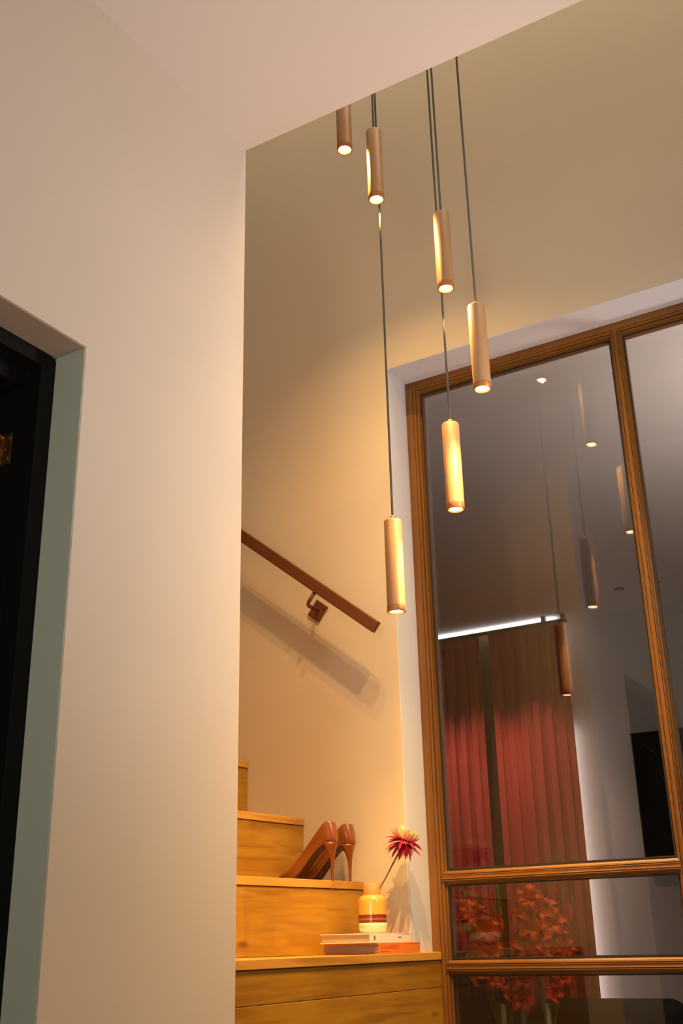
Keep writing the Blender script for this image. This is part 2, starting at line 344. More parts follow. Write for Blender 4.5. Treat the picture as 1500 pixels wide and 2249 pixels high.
# ------------------------------------------------------------------ handrail
rail = thing('handrail', 'brown metal handrail fixed to the khaki wall above the stairs', 'handrail', (-1.71, YW, 1.93))
def roff(bm):
    for v in bm.verts: v.co -= Vector((-1.71, YW, 1.93))
    return bm
S = 2.85
a = Vector((-0.5345*S, 2.779, 0.309*S+0.977)); d = Vector((-0.1743, 0, 0.1386)).normalized(); n_ = Vector((d.z, 0, -d.x))
if n_.z < 0: n_ = -n_
bm = bmesh.new(); hw, hh = 0.009, 0.0185
sweep(bm, [(-hw, -hh), (hw, -hh), (hw, hh), (-hw, hh)], a, a+d*2.4, (0, 1, 0), n_); roff(bm)
new_obj('rail_bar', bm, 'rail', rail, bevel=0.003)
for q in (0.264, 1.40):
    c0 = a + d*q; c0 = c0 - n_*hh
    pc = c0 - n_*0.050 + Vector((0.0, 0, 0)); pc.y = YW
    # plate square with the slope
    bm = bmesh.new(); sweep(bm, [(-0.026, -0.029), (0.026, -0.029), (0.026, 0.029), (-0.026, 0.029)], (pc.x, YW-0.005, pc.z), (pc.x, YW-0.0005, pc.z), -d, n_); roff(bm)
    br = new_obj('wall_plate', bm, 'rail', rail, bevel=0.001)
    bm = bmesh.new()
    p0 = c0 + n_*0.002; p1 = c0 - n_*0.036; p2 = c0 - n_*0.047 + Vector((0, 0.012, 0)); p3 = Vector((p2.x, YW-0.004, p2.z))
    tube(bm, [p0, p1, c0-n_*0.044+Vector((0, 0.004, 0)), p2, p3], 0.006, 12); roff(bm); new_obj('arm', bm, 'rail', rail, smooth=True)
    bm = bmesh.new()
    for su in (-1, 1):
        for sv in (-1, 1):
            c = pc - d*0.017*su + n_*0.019*sv
            bm = bmesh.new(); tube(bm, [(c.x, YW-0.0045, c.z), (c.x, YW-0.0075, c.z)], 0.0032, 10)
            roff(bm); new_obj('screw', bm, 'rail', br)

# ------------------------------------------------------------------ pendants
TR, TL = 0.0235, 0.252
P = [(-0.4357, 0.833, 0.2746, 'lowest copper pendant lamp, hanging beside the white window reveal'),
     (-0.3835, 0.860, 0.3706, 'second lowest copper pendant lamp, in front of the upper left pane'),
     (-0.3345, 0.827, 0.4671, 'right-hand copper pendant lamp, crossing the window head'),
     (-0.3684, 0.837, 0.5920, 'copper pendant lamp halfway up, with a second cord passing behind it'),
     (-0.4320, 0.820, 0.7130, 'copper pendant lamp near the ceiling edge, right of the highest one'),
     (-0.4680, 0.820, 0.7930, 'highest and leftmost copper pendant lamp, its top cut by the ceiling edge')]
def make_pendant(label):
    t = thing('pendant_lamp', label, 'pendant lamp', (0, 0, 0), 'copper tube pendants in the stair void')
    bm = bmesh.new(); lathe(bm, [(TR, 0.0165), (TR, TL-0.004), (TR-0.0012, TL-0.0012), (TR-0.004, TL), (0.006, TL+0.0006)], 48)
    o = new_obj('tube', bm, 'tube', t, smooth=True)
    m_ = o.modifiers.new('split', 'EDGE_SPLIT'); m_.split_angle = math.radians(50)
    bm = bmesh.new(); lathe(bm, [(TR+0.0003, 0.0160), (TR+0.0003, 0.001), (TR-0.0005, 0), (TR-0.0035, 0), (TR-0.0040, 0.001), (TR-0.0065, 0.009), (0.002, 0.0095)], 48, cap0=True, cap1=True)
    o = new_obj('ring', bm, 'ring', t, smooth=True); o['label'] = 'darker copper end ring'
    m_ = o.modifiers.new('split', 'EDGE_SPLIT'); m_.split_angle = math.radians(40)
    bm = bmesh.new(); lathe(bm, [(0.0165, 0.0042), (0.0165, 0.0052), (0.001, 0.0054)], 40); new_obj('lens', bm, 'lens', t)
    bm = bmesh.new(); lathe(bm, [(0.0075, TL), (0.0075, TL+0.010), (0.0055, TL+0.012)], 24); o = new_obj('cap', bm, 'tube', t)
    bm = bmesh.new(); tube(bm, [(0.0074, -0.003, TL+0.006), (0.0098, -0.004, TL+0.006)], 0.002, 8); new_obj('grub_screw', bm, 'gasket', o)
    return t
first = make_pendant(P[0][3])
pend = [first]
for p in P[1:]:
    r = first.copy(); scene.collection.objects.link(r); r['label'] = p[3]
    for ch in list(first.children):
        c = ch.copy(); scene.collection.objects.link(c); c.parent = r
        for g in ch.children:
            q = g.copy(); scene.collection.objects.link(q); q.parent = c
    pend.append(r)
for t, p in zip(pend, P):
    x, y, z = p[0]*S, p[1]*S, p[2]*S+0.977
    t.location = (x, y, z)
    spot('pendant_light', (x, y, z-0.002), (0, 0, -1), 43, (1.0, 0.565, 0.18), 128, 1.0, 0.005)
    bm = bmesh.new(); tube(bm, [(0, 0, TL+0.010), (0, 0, TOP-z-0.02)], 0.0031, 10); new_obj('cord', bm, 'cord', t, smooth=True)
    bm = bmesh.new(); lathe(bm, [(0.03, TOP-z-0.025), (0.03, TOP-z)], 24); new_obj('ceiling_rose', bm, 'tube', t)

# ------------------------------------------------------------------ books
def book(name, label, x1, y0, z0, w, l, t, covmat, pagemat, rot=0.0):
    """x1 = spine plane; pages towards -x; lies flat"""
    th = thing(name, label, 'book', (x1, y0, z0)); th.rotation_euler.z = rot
    c = 0.0022
    bm = bmesh.new()
    box(bm, (-w, 0, 0), (0, l, c)); box(bm, (-w, 0, t-c), (0, l, t)); box(bm, (-c*1.2, 0, c), (0, l, t-c))
    new_obj('cover', bm, covmat, th, bevel=0.0006)
    bm = bmesh.new()      # page block with slight layering along the edge
    n = 9; hz = (t-2*c-0.0004)/n
    for i in range(n):
        dd = 0.0006*random.random() + (0.0005 if i % 3 == 0 else 0)
        box(bm, (-w+0.003+dd, 0.0022+dd, c+0.0002+i*hz), (-c*1.3, l-0.0025-dd, c+0.0002+(i+1)*hz-0.00008))
    new_obj('pages', bm, pagemat, th)
    return th
M['cov_orange'] = plain('orange_cover', (0.78, 0.20, 0.025), 0.5, noise=0.04, scale=40)
M['cov_white'] = plain('white_cover', (0.78, 0.72, 0.62), 0.5)
M['page_grey'] = plain('greyish_pages', (0.42, 0.32, 0.28), 0.9, noise=0.1, scale=300)
M['page_cream'] = plain('cream_pages', (0.66, 0.52, 0.34), 0.9, noise=0.05, scale=300)
M['ink_dark'] = plain('dark_ink', (0.10, 0.07, 0.05), 0.7)
M['ink_orange'] = plain('rust_ink', (0.50, 0.08, 0.008), 0.7)
def text(s, size, parent, loc, mat, name='title_lettering', sx=1.0):
    cu = bpy.data.curves.new(name, 'FONT'); cu.body = s; cu.size = size; cu.extrude = 0.0001
    o = bpy.data.objects.new(name, cu); scene.collection.objects.link(o)
    # text reads along +y on a face looking to +x
    o.matrix_local = Matrix(((0, 0, 1, loc[0]), (1, 0, 0, loc[1]), (0, 1, 0, loc[2]), (0, 0, 0, 1)))
    o.scale = (sx, 1, 1)
    me = bpy.data.meshes.new_from_object(o.evaluated_get(bpy.context.evaluated_depsgraph_get()))
    mw = o.matrix_local.copy() @ Matrix.Diagonal((sx, 1, 1, 1)) if False else Matrix(((0, 0, 1, loc[0]), (sx, 0, 0, loc[1]), (0, 1, 0, loc[2]), (0, 0, 0, 1)))
    bpy.data.objects.remove(o)
    me.transform(mw); me.materials.clear(); me.materials.append(M[mat])
    t = bpy.data.objects.new(name, me); scene.collection.objects.link(t); t.parent = parent
    return t
bx1 = -1.4615
ob = book('book', 'orange spined book lying lowest on the first oak tread', bx1, 2.6205, Z1+0.0004, 0.172, 0.228, 0.0262, 'cov_orange', 'page_grey')
ob_t = 0.0262
text('FLORAL PHILOSOPHY', 0.0125, ob, (0.0002, 0.010, 0.0128), 'ink_orange', sx=0.78)
text('flowers and rooms', 0.0055, ob, (0.0002, 0.010, 0.0045), 'ink_orange', 'subtitle_lettering', sx=0.9)
text('A', 0.012, ob, (0.0002, 0.214, 0.0085), 'ink_orange', 'spine_emblem', sx=0.7)
wb = book('book', 'white spined book lying on top of the orange book under the vase', -1.4665, 2.583, Z1+ob_t+0.0008, 0.150, 0.222, 0.0232, 'cov_white', 'page_cream')
bm = bmesh.new()
for k in range(3):
    box(bm, (0.0001, 0.020, 0.008+k*0.0035), (0.0004, 0.0275, 0.0102+k*0.0035))
new_obj('spine_emblem', bm, 'ink_dark', wb)
text('interior', 0.0068, wb, (0.0002, 0.150, 0.0112), 'ink_dark', sx=1.0)

# ------------------------------------------------------------------ vase
M['v_neck'] = plain('matt_ochre_clay', (0.62, 0.24, 0.06), 0.6)
M['v_body'] = plain('yellow_ochre_glaze', (0.78, 0.34, 0.06), 0.18, Coat_Weight=0.3)
M['v_band'] = plain('brown_glaze', (0.16, 0.030, 0.012), 0.2, Coat_Weight=0.3)
M['v_line'] = plain('tan_line_glaze', (0.30, 0.09, 0.03), 0.2, Coat_Weight=0.3)
M['v_base'] = plain('cream_glaze', (0.74, 0.60, 0.38), 0.25, Coat_Weight=0.3)
vz = Z1 + ob_t + 0.0012 + 0.0232 + 0.0002
vase = thing('vase', 'small banded ochre vase with a narrow neck standing on the white book', 'vase', (-1.5385, 2.727, vz))
def vpart(name, prof, mat, label=None, **kw):
    bm = bmesh.new(); lathe(bm, prof, 56, **kw); o = new_obj(name, bm, mat, vase, smooth=True)
    if label: o['label'] = label
vpart('base', [(0.0005, 0), (0.027, 0), (0.0315, 0.0025), (0.0355, 0.007), (0.0378, 0.013), (0.0384, 0.020), (0.0385, 0.0265)], 'v_base', 'cream glazed foot')
vpart('band', [(0.0386, 0.0265), (0.0386, 0.033)], 'v_band', 'brown glazed band', cap0=False, cap1=False)
vpart('band', [(0.0386, 0.033), (0.0386, 0.0385)], 'v_line', 'lighter brown glazed stripe', cap0=False, cap1=False)
vpart('band', [(0.0386, 0.0385), (0.0386, 0.0470)], 'v_band', 'brown glazed band', cap0=False, cap1=False)
vpart('body', [(0.0386, 0.0470), (0.0386, 0.078), (0.0378, 0.084), (0.0355, 0.0895), (0.0310, 0.0940), (0.0262, 0.0962), (0.0240, 0.0975)], 'v_body', 'yellow ochre glazed body', cap0=False, cap1=False)
vpart('neck', [(0.0238, 0.0970), (0.0234, 0.100), (0.0236, 0.1255), (0.0228, 0.1263), (0.0208, 0.1258), (0.0205, 0.100), (0.019, 0.090), (0.001, 0.090)], 'v_neck', 'matt ochre neck', cap0=False)

# ------------------------------------------------------------------ dahlia
M['stem'] = plain('brown_green_stem', (0.16, 0.10, 0.02), 0.6)
M['pink'] = plain('crimson_petal', (0.64, 0.013, 0.085), 0.5, noise=0.25, scale=60)
M['pink2'] = plain('deep_crimson_petal', (0.36, 0.010, 0.035), 0.5, noise=0.2, scale=60)
M['cream'] = plain('cream_petal', (0.86, 0.66, 0.40), 0.6, noise=0.06, scale=60, Subsurface_Weight=0.1)
M['sepal'] = plain('sepal_green', (0.30, 0.22, 0.05), 0.6)
def petal_mesh(name, L, W, curl, cup, mat, tip=0.35):
    bm = bmesh.new(); nu, nv = 7, 4; g = []
    for i in range(nu):
        u = i/(nu-1); w = W*(math.sin(PI*min(1, (u*0.9+0.12)))**0.6)*(1 if u < 0.8 else max(0.06, (1-u)/0.2*0.9))
        a = curl*u
        x = L*(math.sin(a)/curl if abs(curl) > 1e-3 else u); z = -L*((1-math.cos(a))/curl if abs(curl) > 1e-3 else 0)
        g.append([bm.verts.new((x, w*(j/nv-0.5)*1.0, z + cup*w*(2*abs(j/nv-0.5))**2)) for j in range(nv+1)])
    for i in range(nu-1):
        for j in range(nv): bm.faces.new((g[i][j], g[i+1][j], g[i+1][j+1], g[i][j+1]))
    me = bpy.data.meshes.new(name); bmesh.ops.recalc_face_normals(bm, faces=bm.faces); bm.to_mesh(me); bm.free()
    for p in me.polygons: p.use_smooth = True
    me.materials.append(M[mat]); return me
st0 = Vector((-1.525, 2.730, vz+0.100)); 
dah_c = Vector((-1.452, 2.7565, 1.226))
dahlia = thing('dahlia', 'crimson and cream dahlia leaning out of the banded vase', 'flower', tuple(st0))
bm = bmesh.new(); e = dah_c - st0
tube(bm, [Vector((0, 0, -0.06))-e*0.1, e*0.0, e*0.35+Vector((0.0006, 0, -0.001)), e*0.7, e*0.93, e], [0.0021, 0.0021, 0.0021, 0.0022, 0.0034, 0.0060], 10)
new_obj('stem', bm, 'stem', dahlia, smooth=True)
axis = (Vector((0.30, 0.18, 0.94))).normalized()
q0 = axis.to_track_quat('Z', 'X')
pm = [petal_mesh('petal_crimson', 0.034, 0.0082, 0.5, 0.35, 'pink'), petal_mesh('petal_deep', 0.038, 0.0078, 0.25, 0.5, 'pink2'),
      petal_mesh('petal_cream', 0.028, 0.0100, -1.1, 0.4, 'cream'), petal_mesh('petal_sepal', 0.026, 0.009, 0.3, 0.3, 'sepal'), petal_mesh('petal_pale', 0.034, 0.0085, 0.4, 0.4, 'cream')]
def petal(me, azim, elev, roll, off_r, off_z, sc=1.0, label=None):
    o = bpy.data.objects.new('petal', me); scene.collection.objects.link(o); o.parent = dahlia
    Rm = Matrix.Rotation(azim, 4, 'Z') @ Matrix.Rotation(-elev, 4, 'Y') @ Matrix.Rotation(roll, 4, 'X')
    T = Matrix.Translation(Vector((math.cos(azim)*off_r, math.sin(azim)*off_r, off_z))*1.3)
    o.matrix_local = Matrix.Translation(e) @ q0.to_matrix().to_4x4() @ T @ Rm @ Matrix.Scale(sc*1.42, 4)
    if label: o['label'] = label
rnd = random.Random(11)
for i in range(20):   # drooping outer crimson petals
    petal(pm[i % 2], 2*PI*i/20+rnd.uniform(-.12, .12), math.radians(rnd.uniform(-66, -12)), rnd.uniform(-.5, .5), 0.004, 0.002, rnd.uniform(0.85, 1.12))
for i in range(16):
    petal(pm[0], 2*PI*i/16+0.2+rnd.uniform(-.1, .1), math.radians(rnd.uniform(-14, 8)), rnd.uniform(-.4, .4), 0.004, 0.007, rnd.uniform(0.9, 1.15))
for i in range(3):
    petal(pm[3], (3.3, 3.7, 2.8)[i], math.radians((-42, -30, -20)[i]), 0, 0.004, 0.001, 1.0, 'yellowish back petal')
for ring, (n, el, oz, sc, orr) in enumerate([(15, -2, 0.008, 1.0, 0.006), (14, 10, 0.010, 1.02, 0.006), (12, 27, 0.012, 0.94, 0.006), (9, 48, 0.013, 0.78, 0.004), (6, 72, 0.013, 0.62, 0.002)]):
    for i in range(n):
        petal(pm[2], 2*PI*i/n+ring*0.4+rnd.uniform(-.1, .1), math.radians(el+rnd.uniform(-6, 6)), rnd.uniform(-.3, .3), orr, oz, sc*rnd.uniform(0.9, 1.08))

# ------------------------------------------------------------------ shoes
def make_shoe(label):
    t = thing('high_heeled_shoe', label, 'shoe', (0, 0, 0), 'pair of tan stiletto pumps')
    # stations: x forward from heel, sole z, half width, top height (abs), open angle
    st = [(-0.0150, 0.100, 0.005, 0.1540, 1.9), (-0.0130, 0.098, 0.0130, 0.1560, 1.9), (-0.006, 0.096, 0.0210, 0.1575, 1.9), (0.008, 0.095, 0.0250, 0.1530, 1.9),
          (0.028, 0.091, 0.0262, 0.138, 1.9), (0.048, 0.079, 0.0258, 0.121, 1.9), (0.068, 0.059, 0.0262, 0.100, 1.9), (0.088, 0.036, 0.0285, 0.076, 1.95),
          (0.108, 0.015, 0.0325, 0.056, 2.1), (0.124, 0.0050, 0.0350, 0.045, 2.35), (0.138, 0.0020, 0.0350, 0.0385, 2.75), (0.150, 0.0014, 0.0325, 0.0340, PI), (0.165, 0.0014, 0.0270, 0.0270, PI),
          (0.180, 0.0014, 0.0190, 0.0200, PI), (0.192, 0.0014, 0.0100, 0.0130, PI), (0.199, 0.0018, 0.0030, 0.0060, PI)]
    n = 24
    bm = bmesh.new(); rings = []
    for (x, zs, hw_, zt2, A) in st:
        H = zt2-zs; h = H/((1-math.cos(A))/2); ring = []
        for k in range(n+1):
            a_ = -A + 2*A*k/n
            s_, c_ = math.sin(a_), math.cos(a_)
            yy = hw_*math.copysign(abs(s_)**0.8, s_)
            zz_ = h*((1-c_)/2)
            xs_ = x + 0.24*max(0, zz_-0.014)*max(0, 1-max(x, 0)/0.05)
            ring.append(bm.verts.new((xs_, yy, zs + h*((1-c_)/2)**(1.35 if abs(a_) < PI/2 else 1.0)*(1.0 if abs(a_) >= PI/2 else 0.5/(0.5**1.35)))))
        rings.append(ring)
    for ra, rb in zip(rings, rings[1:]):
        for k in range(n): bm.faces.new((ra[k], ra[k+1], rb[k+1], rb[k]))
    bm.faces.new(rings[-1]); bm.faces.new(rings[0][::-1])
    o = new_obj('upper', bm, 'leather', t, smooth=True)
    sm = o.modifiers.new('sub', 'SUBSURF'); sm.levels = 1; sm.render_levels = 2
    so = o.modifiers.new('thick', 'SOLIDIFY'); so.thickness = 0.0018; so.offset = -1
    # outsole
    bm = bmesh.new(); rows = []
    for (x, zs, hw_, zt2, A) in st[2:]:
        w = hw_*0.62; rows.append([bm.verts.new((x, -w, zs-0.0006)), bm.verts.new((x, 0, zs-0.0012)), bm.verts.new((x, w, zs-0.0006)), bm.verts.new((x, w*0.8, zs+0.003)), bm.verts.new((x, -w*0.8, zs+0.003))])
    for ra, rb in zip(rows, rows[1:]):
        for k in range(5): bm.faces.new((ra[k], ra[(k+1) % 5], rb[(k+1) % 5], rb[k]))
    bm.faces.new(rows[0]); bm.faces.new(rows[-1][::-1])
    for v in bm.verts: v.co.z = max(v.co.z, 0.0002)
    new_obj('sole', bm, 'sole', t, smooth=False)['label'] = 'dark sole'
    # stiletto heel
    bm = bmesh.new(); rings = []
    for z, cx, lx, wy in [(0.0, 0.0045, 0.0042, 0.0045), (0.004, 0.0045, 0.0040, 0.0043), (0.03, 0.0040, 0.0046, 0.0050), (0.055, 0.0040, 0.0062, 0.0070), (0.074, 0.0055, 0.0105, 0.0125), (0.086, 0.0085, 0.0165, 0.0190), (0.0945, 0.0110, 0.0215, 0.0225), (0.100, 0.0115, 0.0225, 0.0235)]:
        rings.append([bm.verts.new((cx+lx*math.cos(2*PI*k/20), wy*math.sin(2*PI*k/20), z)) for k in range(20)])
    for ra, rb in zip(rings, rings[1:]):
        for k in range(20): bm.faces.new((ra[k], ra[(k+1) % 20], rb[(k+1) % 20], rb[k]))
    bm.faces.new(rings[0][::-1]); bm.faces.new(rings[-1])
    new_obj('heel', bm, 'leather', t, smooth=True)
    return t
sh1 = make_shoe('tan stiletto pump nearest the camera on the second oak tread')
sh2 = sh1.copy(); scene.collection.objects.link(sh2); sh2['label'] = 'tan stiletto pump behind the other one, closer to the vase'
for ch in list(sh1.children):
    c = ch.copy(); scene.collection.objects.link(c); c.parent = sh2
sh1.scale = sh2.scale = (0.96, 1, 1)
sh1.location = (-1.6420, 2.700, Z1+RISE+0.0004); sh1.rotation_euler.z = PI
sh2.location = (-1.6400, 2.793, Z1+RISE+0.0004); sh2.rotation_euler.z = PI + 0.02

# ------------------------------------------------------------------ next room: curtain
M['curtain'] = plain('rust_red_linen', (0.40, 0.062, 0.045), 0.85, noise=0.08, scale=200)
M['dark_metal'] = plain('dark_metal', (0.03, 0.025, 0.022), 0.5, 0.5)
def curtain(name, label, xa, xb, seed):
    r = random.Random(seed); yc = 6.40
    t = thing(name, label, 'curtain', ((xa+xb)/2, yc, 0.02), 'rust red curtains behind the glass')
    nx = 220; zs = [0.02, 0.6, 1.2, 1.8, 2.4, 2.70, 2.80, 2.823]
    ph = [r.uniform(0, 6.28) for _ in range(4)]; N = (xb-xa)/0.082
    bm = bmesh.new(); g = []
    for z in zs:
        row = []; top = (z-0.02)/2.8
        for i in range(nx+1):
            u = i/nx; w = u*N*2*PI + 0.7*math.sin(u*5+ph[0]) + 0.25*math.sin(u*17+ph[1])*(1-top)
            amp = (0.044*(1-top)+0.012*top)*(0.8+0.35*math.sin(u*9+ph[2]))
            y = amp*(1.0-1.9*abs(math.sin(w/2))**0.55); x_ = xa+(xb-xa)*u + 0.010*math.sin(2*w)*(1-0.4*top)
            row.append(bm.verts.new((x_-(xa+xb)/2, y, z-0.02)))
        g.append(row)
    for a_, b_ in zip(g, g[1:]):
        for i in range(nx): bm.faces.new((a_[i], a_[i+1], b_[i+1], b_[i]))
    o = new_obj('cloth', bm, 'curtain', t, smooth=True)
    s = o.modifiers.new('thick', 'SOLIDIFY'); s.thickness = 0.002
    return t
curtain('curtain', 'right rust red pleated curtain ending beside the bright wall strip', -2.692, -2.165, 3)
curtain('curtain', 'left rust red pleated curtain beside the frame jamb', -3.60, -2.745, 8)
bm = bmesh.new(); box(bm, (-3.7, 6.382, 2.824), (-2.15, 6.418, 2.842)); cr = new_obj('curtain_rail', bm, 'dark_metal', None, bevel=0.002)
tag(cr, 'thin dark curtain rail under the next room ceiling', 'curtain rail')
for xx in (-3.3, -2.30, -2.17):
    bm = bmesh.new(); box(bm, (xx-0.012, 6.385, 2.842), (xx+0.012, 6.415, ZC)); new_obj('bracket', bm, 'dark_metal', cr)
M['gap_shade'] = plain('curtain_gap_shade', (0.045, 0.016, 0.008), 0.7)  # dark colour stands in for the shade between the two curtains
bm = bmesh.new(); box(bm, (-2.86, YB-0.10, 0.0), (-2.62, YB-0.001, 2.845)); tag(new_obj('gap_shade_backing', bm, 'gap_shade', None, bevel=0.003), 'dark brown post added for the shade in the gap between the two curtains', 'backing')

# dark painting, cabinet
M['canvas'] = plain('dark_canvas', (0.012, 0.011, 0.012), 0.35, noise=0.5, scale=6)
M['streak'] = plain('grey_streak', (0.07, 0.06, 0.06), 0.5)
pt = thing('painting', 'large near-black painting on the pale wall behind the glass', 'painting', (-1.32, YB-0.001, 1.72))
bm = bmesh.new(); box(bm, (-0.55, -0.035, -0.37), (0.55, 0, 0.385)); new_obj('canvas', bm, 'canvas', pt, bevel=0.002)
bm = bmesh.new()
for s_ in (-0.552, 0.548): box(bm, (s_-0.002, -0.042, -0.375), (s_+0.006, -0.001, 0.39))
box(bm, (-0.556, -0.042, 0.385), (0.556, -0.001, 0.393)); box(bm, (-0.556, -0.042, -0.378), (0.556, -0.001, -0.370)); new_obj('picture_frame', bm, 'dark_metal', pt)
for (x0_, z0_, x1_, z1_) in ((-0.50, 0.33, -0.40, 0.22), (-0.38, 0.34, -0.28, 0.30), (-0.42, 0.18, -0.34, -0.1), (-0.1, 0.1, 0.1, -0.2), (-0.15, -0.05, -0.10, -0.16)):
    bm = bmesh.new(); tube(bm, [(x0_, -0.0352, z0_), ((x0_+x1_)/2+0.02, -0.0354, (z0_+z1_)/2), (x1_, -0.0352, z1_)], [0.0015, 0.004, 0.0012], 6)
    new_obj('brush_stroke', bm, 'streak', pt)
M['cab2'] = plain('grey_lacquer', (0.24, 0.22, 0.205), 0.7)
# armchair, black
M['vel'] = plain('black_upholstery', (0.012, 0.010, 0.010), 0.8)
ac = thing('armchair', 'black upholstered armchair low behind the glass at the right', 'armchair', (-1.65, 4.75, 0))
def cushion(name, a, b, parent, mat, bev=0.05):
    bm = bmesh.new(); box(bm, a, b); o = new_obj(name, bm, mat, parent, smooth=True, bevel=bev, seg=5); return o
cushion('seat', (-0.38, -0.05, 0.16), (0.38, 0.65, 0.42), ac, 'vel')
cushion('backrest', (-0.40, -0.19, 0.16), (0.40, 0.0, 0.748), ac, 'vel', 0.06)
cushion('armrest', (-0.50, -0.12, 0.16), (-0.38, 0.68, 0.58), ac, 'vel', 0.04)
cushion('armrest', (0.38, -0.12, 0.16), (0.48, 0.68, 0.58), ac, 'vel', 0.04)
for sx_ in (-0.42, 0.40):
    for sy_ in (-0.1, 0.6):
        bm = bmesh.new(); lathe(bm, [(0.012, 0), (0.018, 0.17)], 12, (sx_, sy_, 0)); new_obj('leg', bm, 'dark_metal', ac)
# black speaker column at the left
sp = thing('cabinet', 'black upright cabinet behind the glass at the lower left', 'cabinet', (-2.03, 4.25, 0))
bm = bmesh.new(); box(bm, (-0.16, -0.13, 0.02), (0.135, 0.15, 0.935)); new_obj('body', bm, 'black', sp, bevel=0.006)
bm = bmesh.new(); box(bm, (-0.15, -0.138, 0.06), (0.125, -0.1305, 0.92)); new_obj('grille', bm, 'vel', sp, bevel=0.002)
bm = bmesh.new(); box(bm, (-0.18, -0.15, 0.0), (0.155, 0.17, 0.02)); new_obj('plinth', bm, 'black', sp)
# dark low sideboard in front of the curtain
M['walnut'] = wood('dark_walnut', (0.018, 0.010, 0.006), (0.045, 0.024, 0.012), (2, 30, 30))
sd = thing('sideboard', 'dark wooden sideboard in front of the curtains', 'sideboard', (-2.62, 5.7, 0))
bm = bmesh.new(); box(bm, (-0.75, -0.2, 0.12), (0.12, 0.2, 0.84)); new_obj('body', bm, 'walnut', sd, bevel=0.003)
for k in range(3):
    bm = bmesh.new(); box(bm, (-0.745+0.288*k, -0.216, 0.13), (-0.745+0.288*k+0.28, -0.2005, 0.83)); new_obj('door', bm, 'walnut', sd, bevel=0.002)
for sx_ in (-0.72, 0.09):
    for sy_ in (-0.17, 0.17):
        bm = bmesh.new(); lathe(bm, [(0.012, 0), (0.016, 0.121)], 12, (sx_, sy_, 0)); new_obj('leg', bm, 'dark_metal', sd)

# table with vases of gladioli
TBX, TBY, TBZ = -1.62, 3.99, 0.52
tb = thing('table', 'dark wooden side table carrying the glass vases of gladioli', 'table', (TBX, TBY, 0))
bm = bmesh.new(); box(bm, (-0.26, -0.22, TBZ-0.03), (0.30, 0.22, TBZ)); new_obj('tabletop', bm, 'walnut', tb, bevel=0.004)
for sx_ in (-0.23, 0.27):
    for sy_ in (-0.18, 0.18):
        bm = bmesh.new(); lathe(bm, [(0.012, 0), (0.018, TBZ-0.03)], 12, (sx_, sy_, 0)); new_obj('leg', bm, 'walnut', tb)
def clear_glass():
    m = bpy.data.materials.new('clear_glass'); m.use_nodes = True; b = m.node_tree.nodes['Principled BSDF']
    b.inputs['Base Color'].default_value = (0.9, 0.97, 0.92, 1); b.inputs['Roughness'].default_value = 0.02
    b.inputs['Transmission Weight'].default_value = 0.7; b.inputs['IOR'].default_value = 1.45; return m
M['cglass'] = clear_glass()
vloc = [(-1.722, 3.99, 'slim glass tube vase leftmost of the three on the side table'), (-1.647, 3.99, 'slim glass tube vase in the middle of the three on the side table'), (-1.549, 3.99, 'slim glass tube vase rightmost of the three on the side table')]
vt0 = None
for x_, y_, lb in vloc:
    bm = bmesh.new(); lathe(bm, [(0.0005, 0), (0.014, 0), (0.0145, 0.003), (0.0110, 0.020), (0.0100, 0.06), (0.0100, 0.243), (0.0088, 0.243), (0.0088, 0.06), (0.009, 0.022), (0.0005, 0.02)], 28)
    if vt0 is None: vt0 = new_obj('tube_vase', bm, 'cglass', None, smooth=True); o = vt0
    else: bm.free(); o = vt0.copy(); scene.collection.objects.link(o)
    o.location = (x_, y_, TBZ+0.0002); tag(o, lb, 'vase', 'glass tube vases with gladioli')
M['gstem'] = plain('gladiolus_green', (0.075, 0.13, 0.025), 0.6, noise=0.15, scale=40)
M['g_or'] = plain('orange_gladiolus', (0.76, 0.095, 0.012), 0.5, noise=0.2, scale=25, Subsurface_Weight=0.15)
M['g_red'] = plain('red_gladiolus', (0.52, 0.025, 0.02), 0.5, noise=0.25, scale=25, Subsurface_Weight=0.15)
M['g_y'] = plain('yellow_anther', (0.85, 0.50, 0.12), 0.6)
def bloom_mesh(name, mat, sc):
    bm = bmesh.new(); r = random.Random(name)
    for layer in range(2):
        for i in range(3):
            az_ = 2*PI*i/3 + layer*PI/3 + r.uniform(-.1, .1); nu, nv = 7, 6; g = []
            for a_ in range(nu):
                u = a_/(nu-1); w = 0.036*sc*math.sin(PI*(0.10+0.80*u))**0.75; rad = 0.003 + 0.046*sc*(u**1.1)*math.sin(0.55+0.5*u); z = 0.040*sc*math.sin(u*PI*0.62) - 0.012*sc*max(0, u-0.7)*6*(0.6+0.5*r.random())
                row = []
                for b_ in range(nv+1):
                    v = b_/nv-0.5; ruff = 0.0035*sc*math.sin(b_*2.4+i*2+layer)*u
                    loc = Vector((rad - 0.008*sc*(2*abs(v))**2*(1-u), w*v*(0.25+0.9*u), z+ruff+0.012*sc*(2*abs(v))**2*u))
                    loc.rotate(Matrix.Rotation(az_, 3, 'Z')); row.append(bm.verts.new(loc))
                g.append(row)
            for a_ in range(nu-1):
                for b_ in range(nv): bm.faces.new((g[a_][b_], g[a_+1][b_], g[a_+1][b_+1], g[a_][b_+1])).material_index = 0
    for i in range(3):
        c = Vector((0.006*math.cos(i*2.1), 0.006*math.sin(i*2.1), 0.032*sc)); n0 = len(bm.verts)
        tube(bm, [(0, 0, 0), tuple(c*0.6), tuple(c)], [0.0008, 0.0008, 0.002], 6)
    me = bpy.data.meshes.new(name); bm.to_mesh(me); bm.free(); me.materials.append(M[mat])
    for p in me.polygons: p.use_smooth = True
    return me
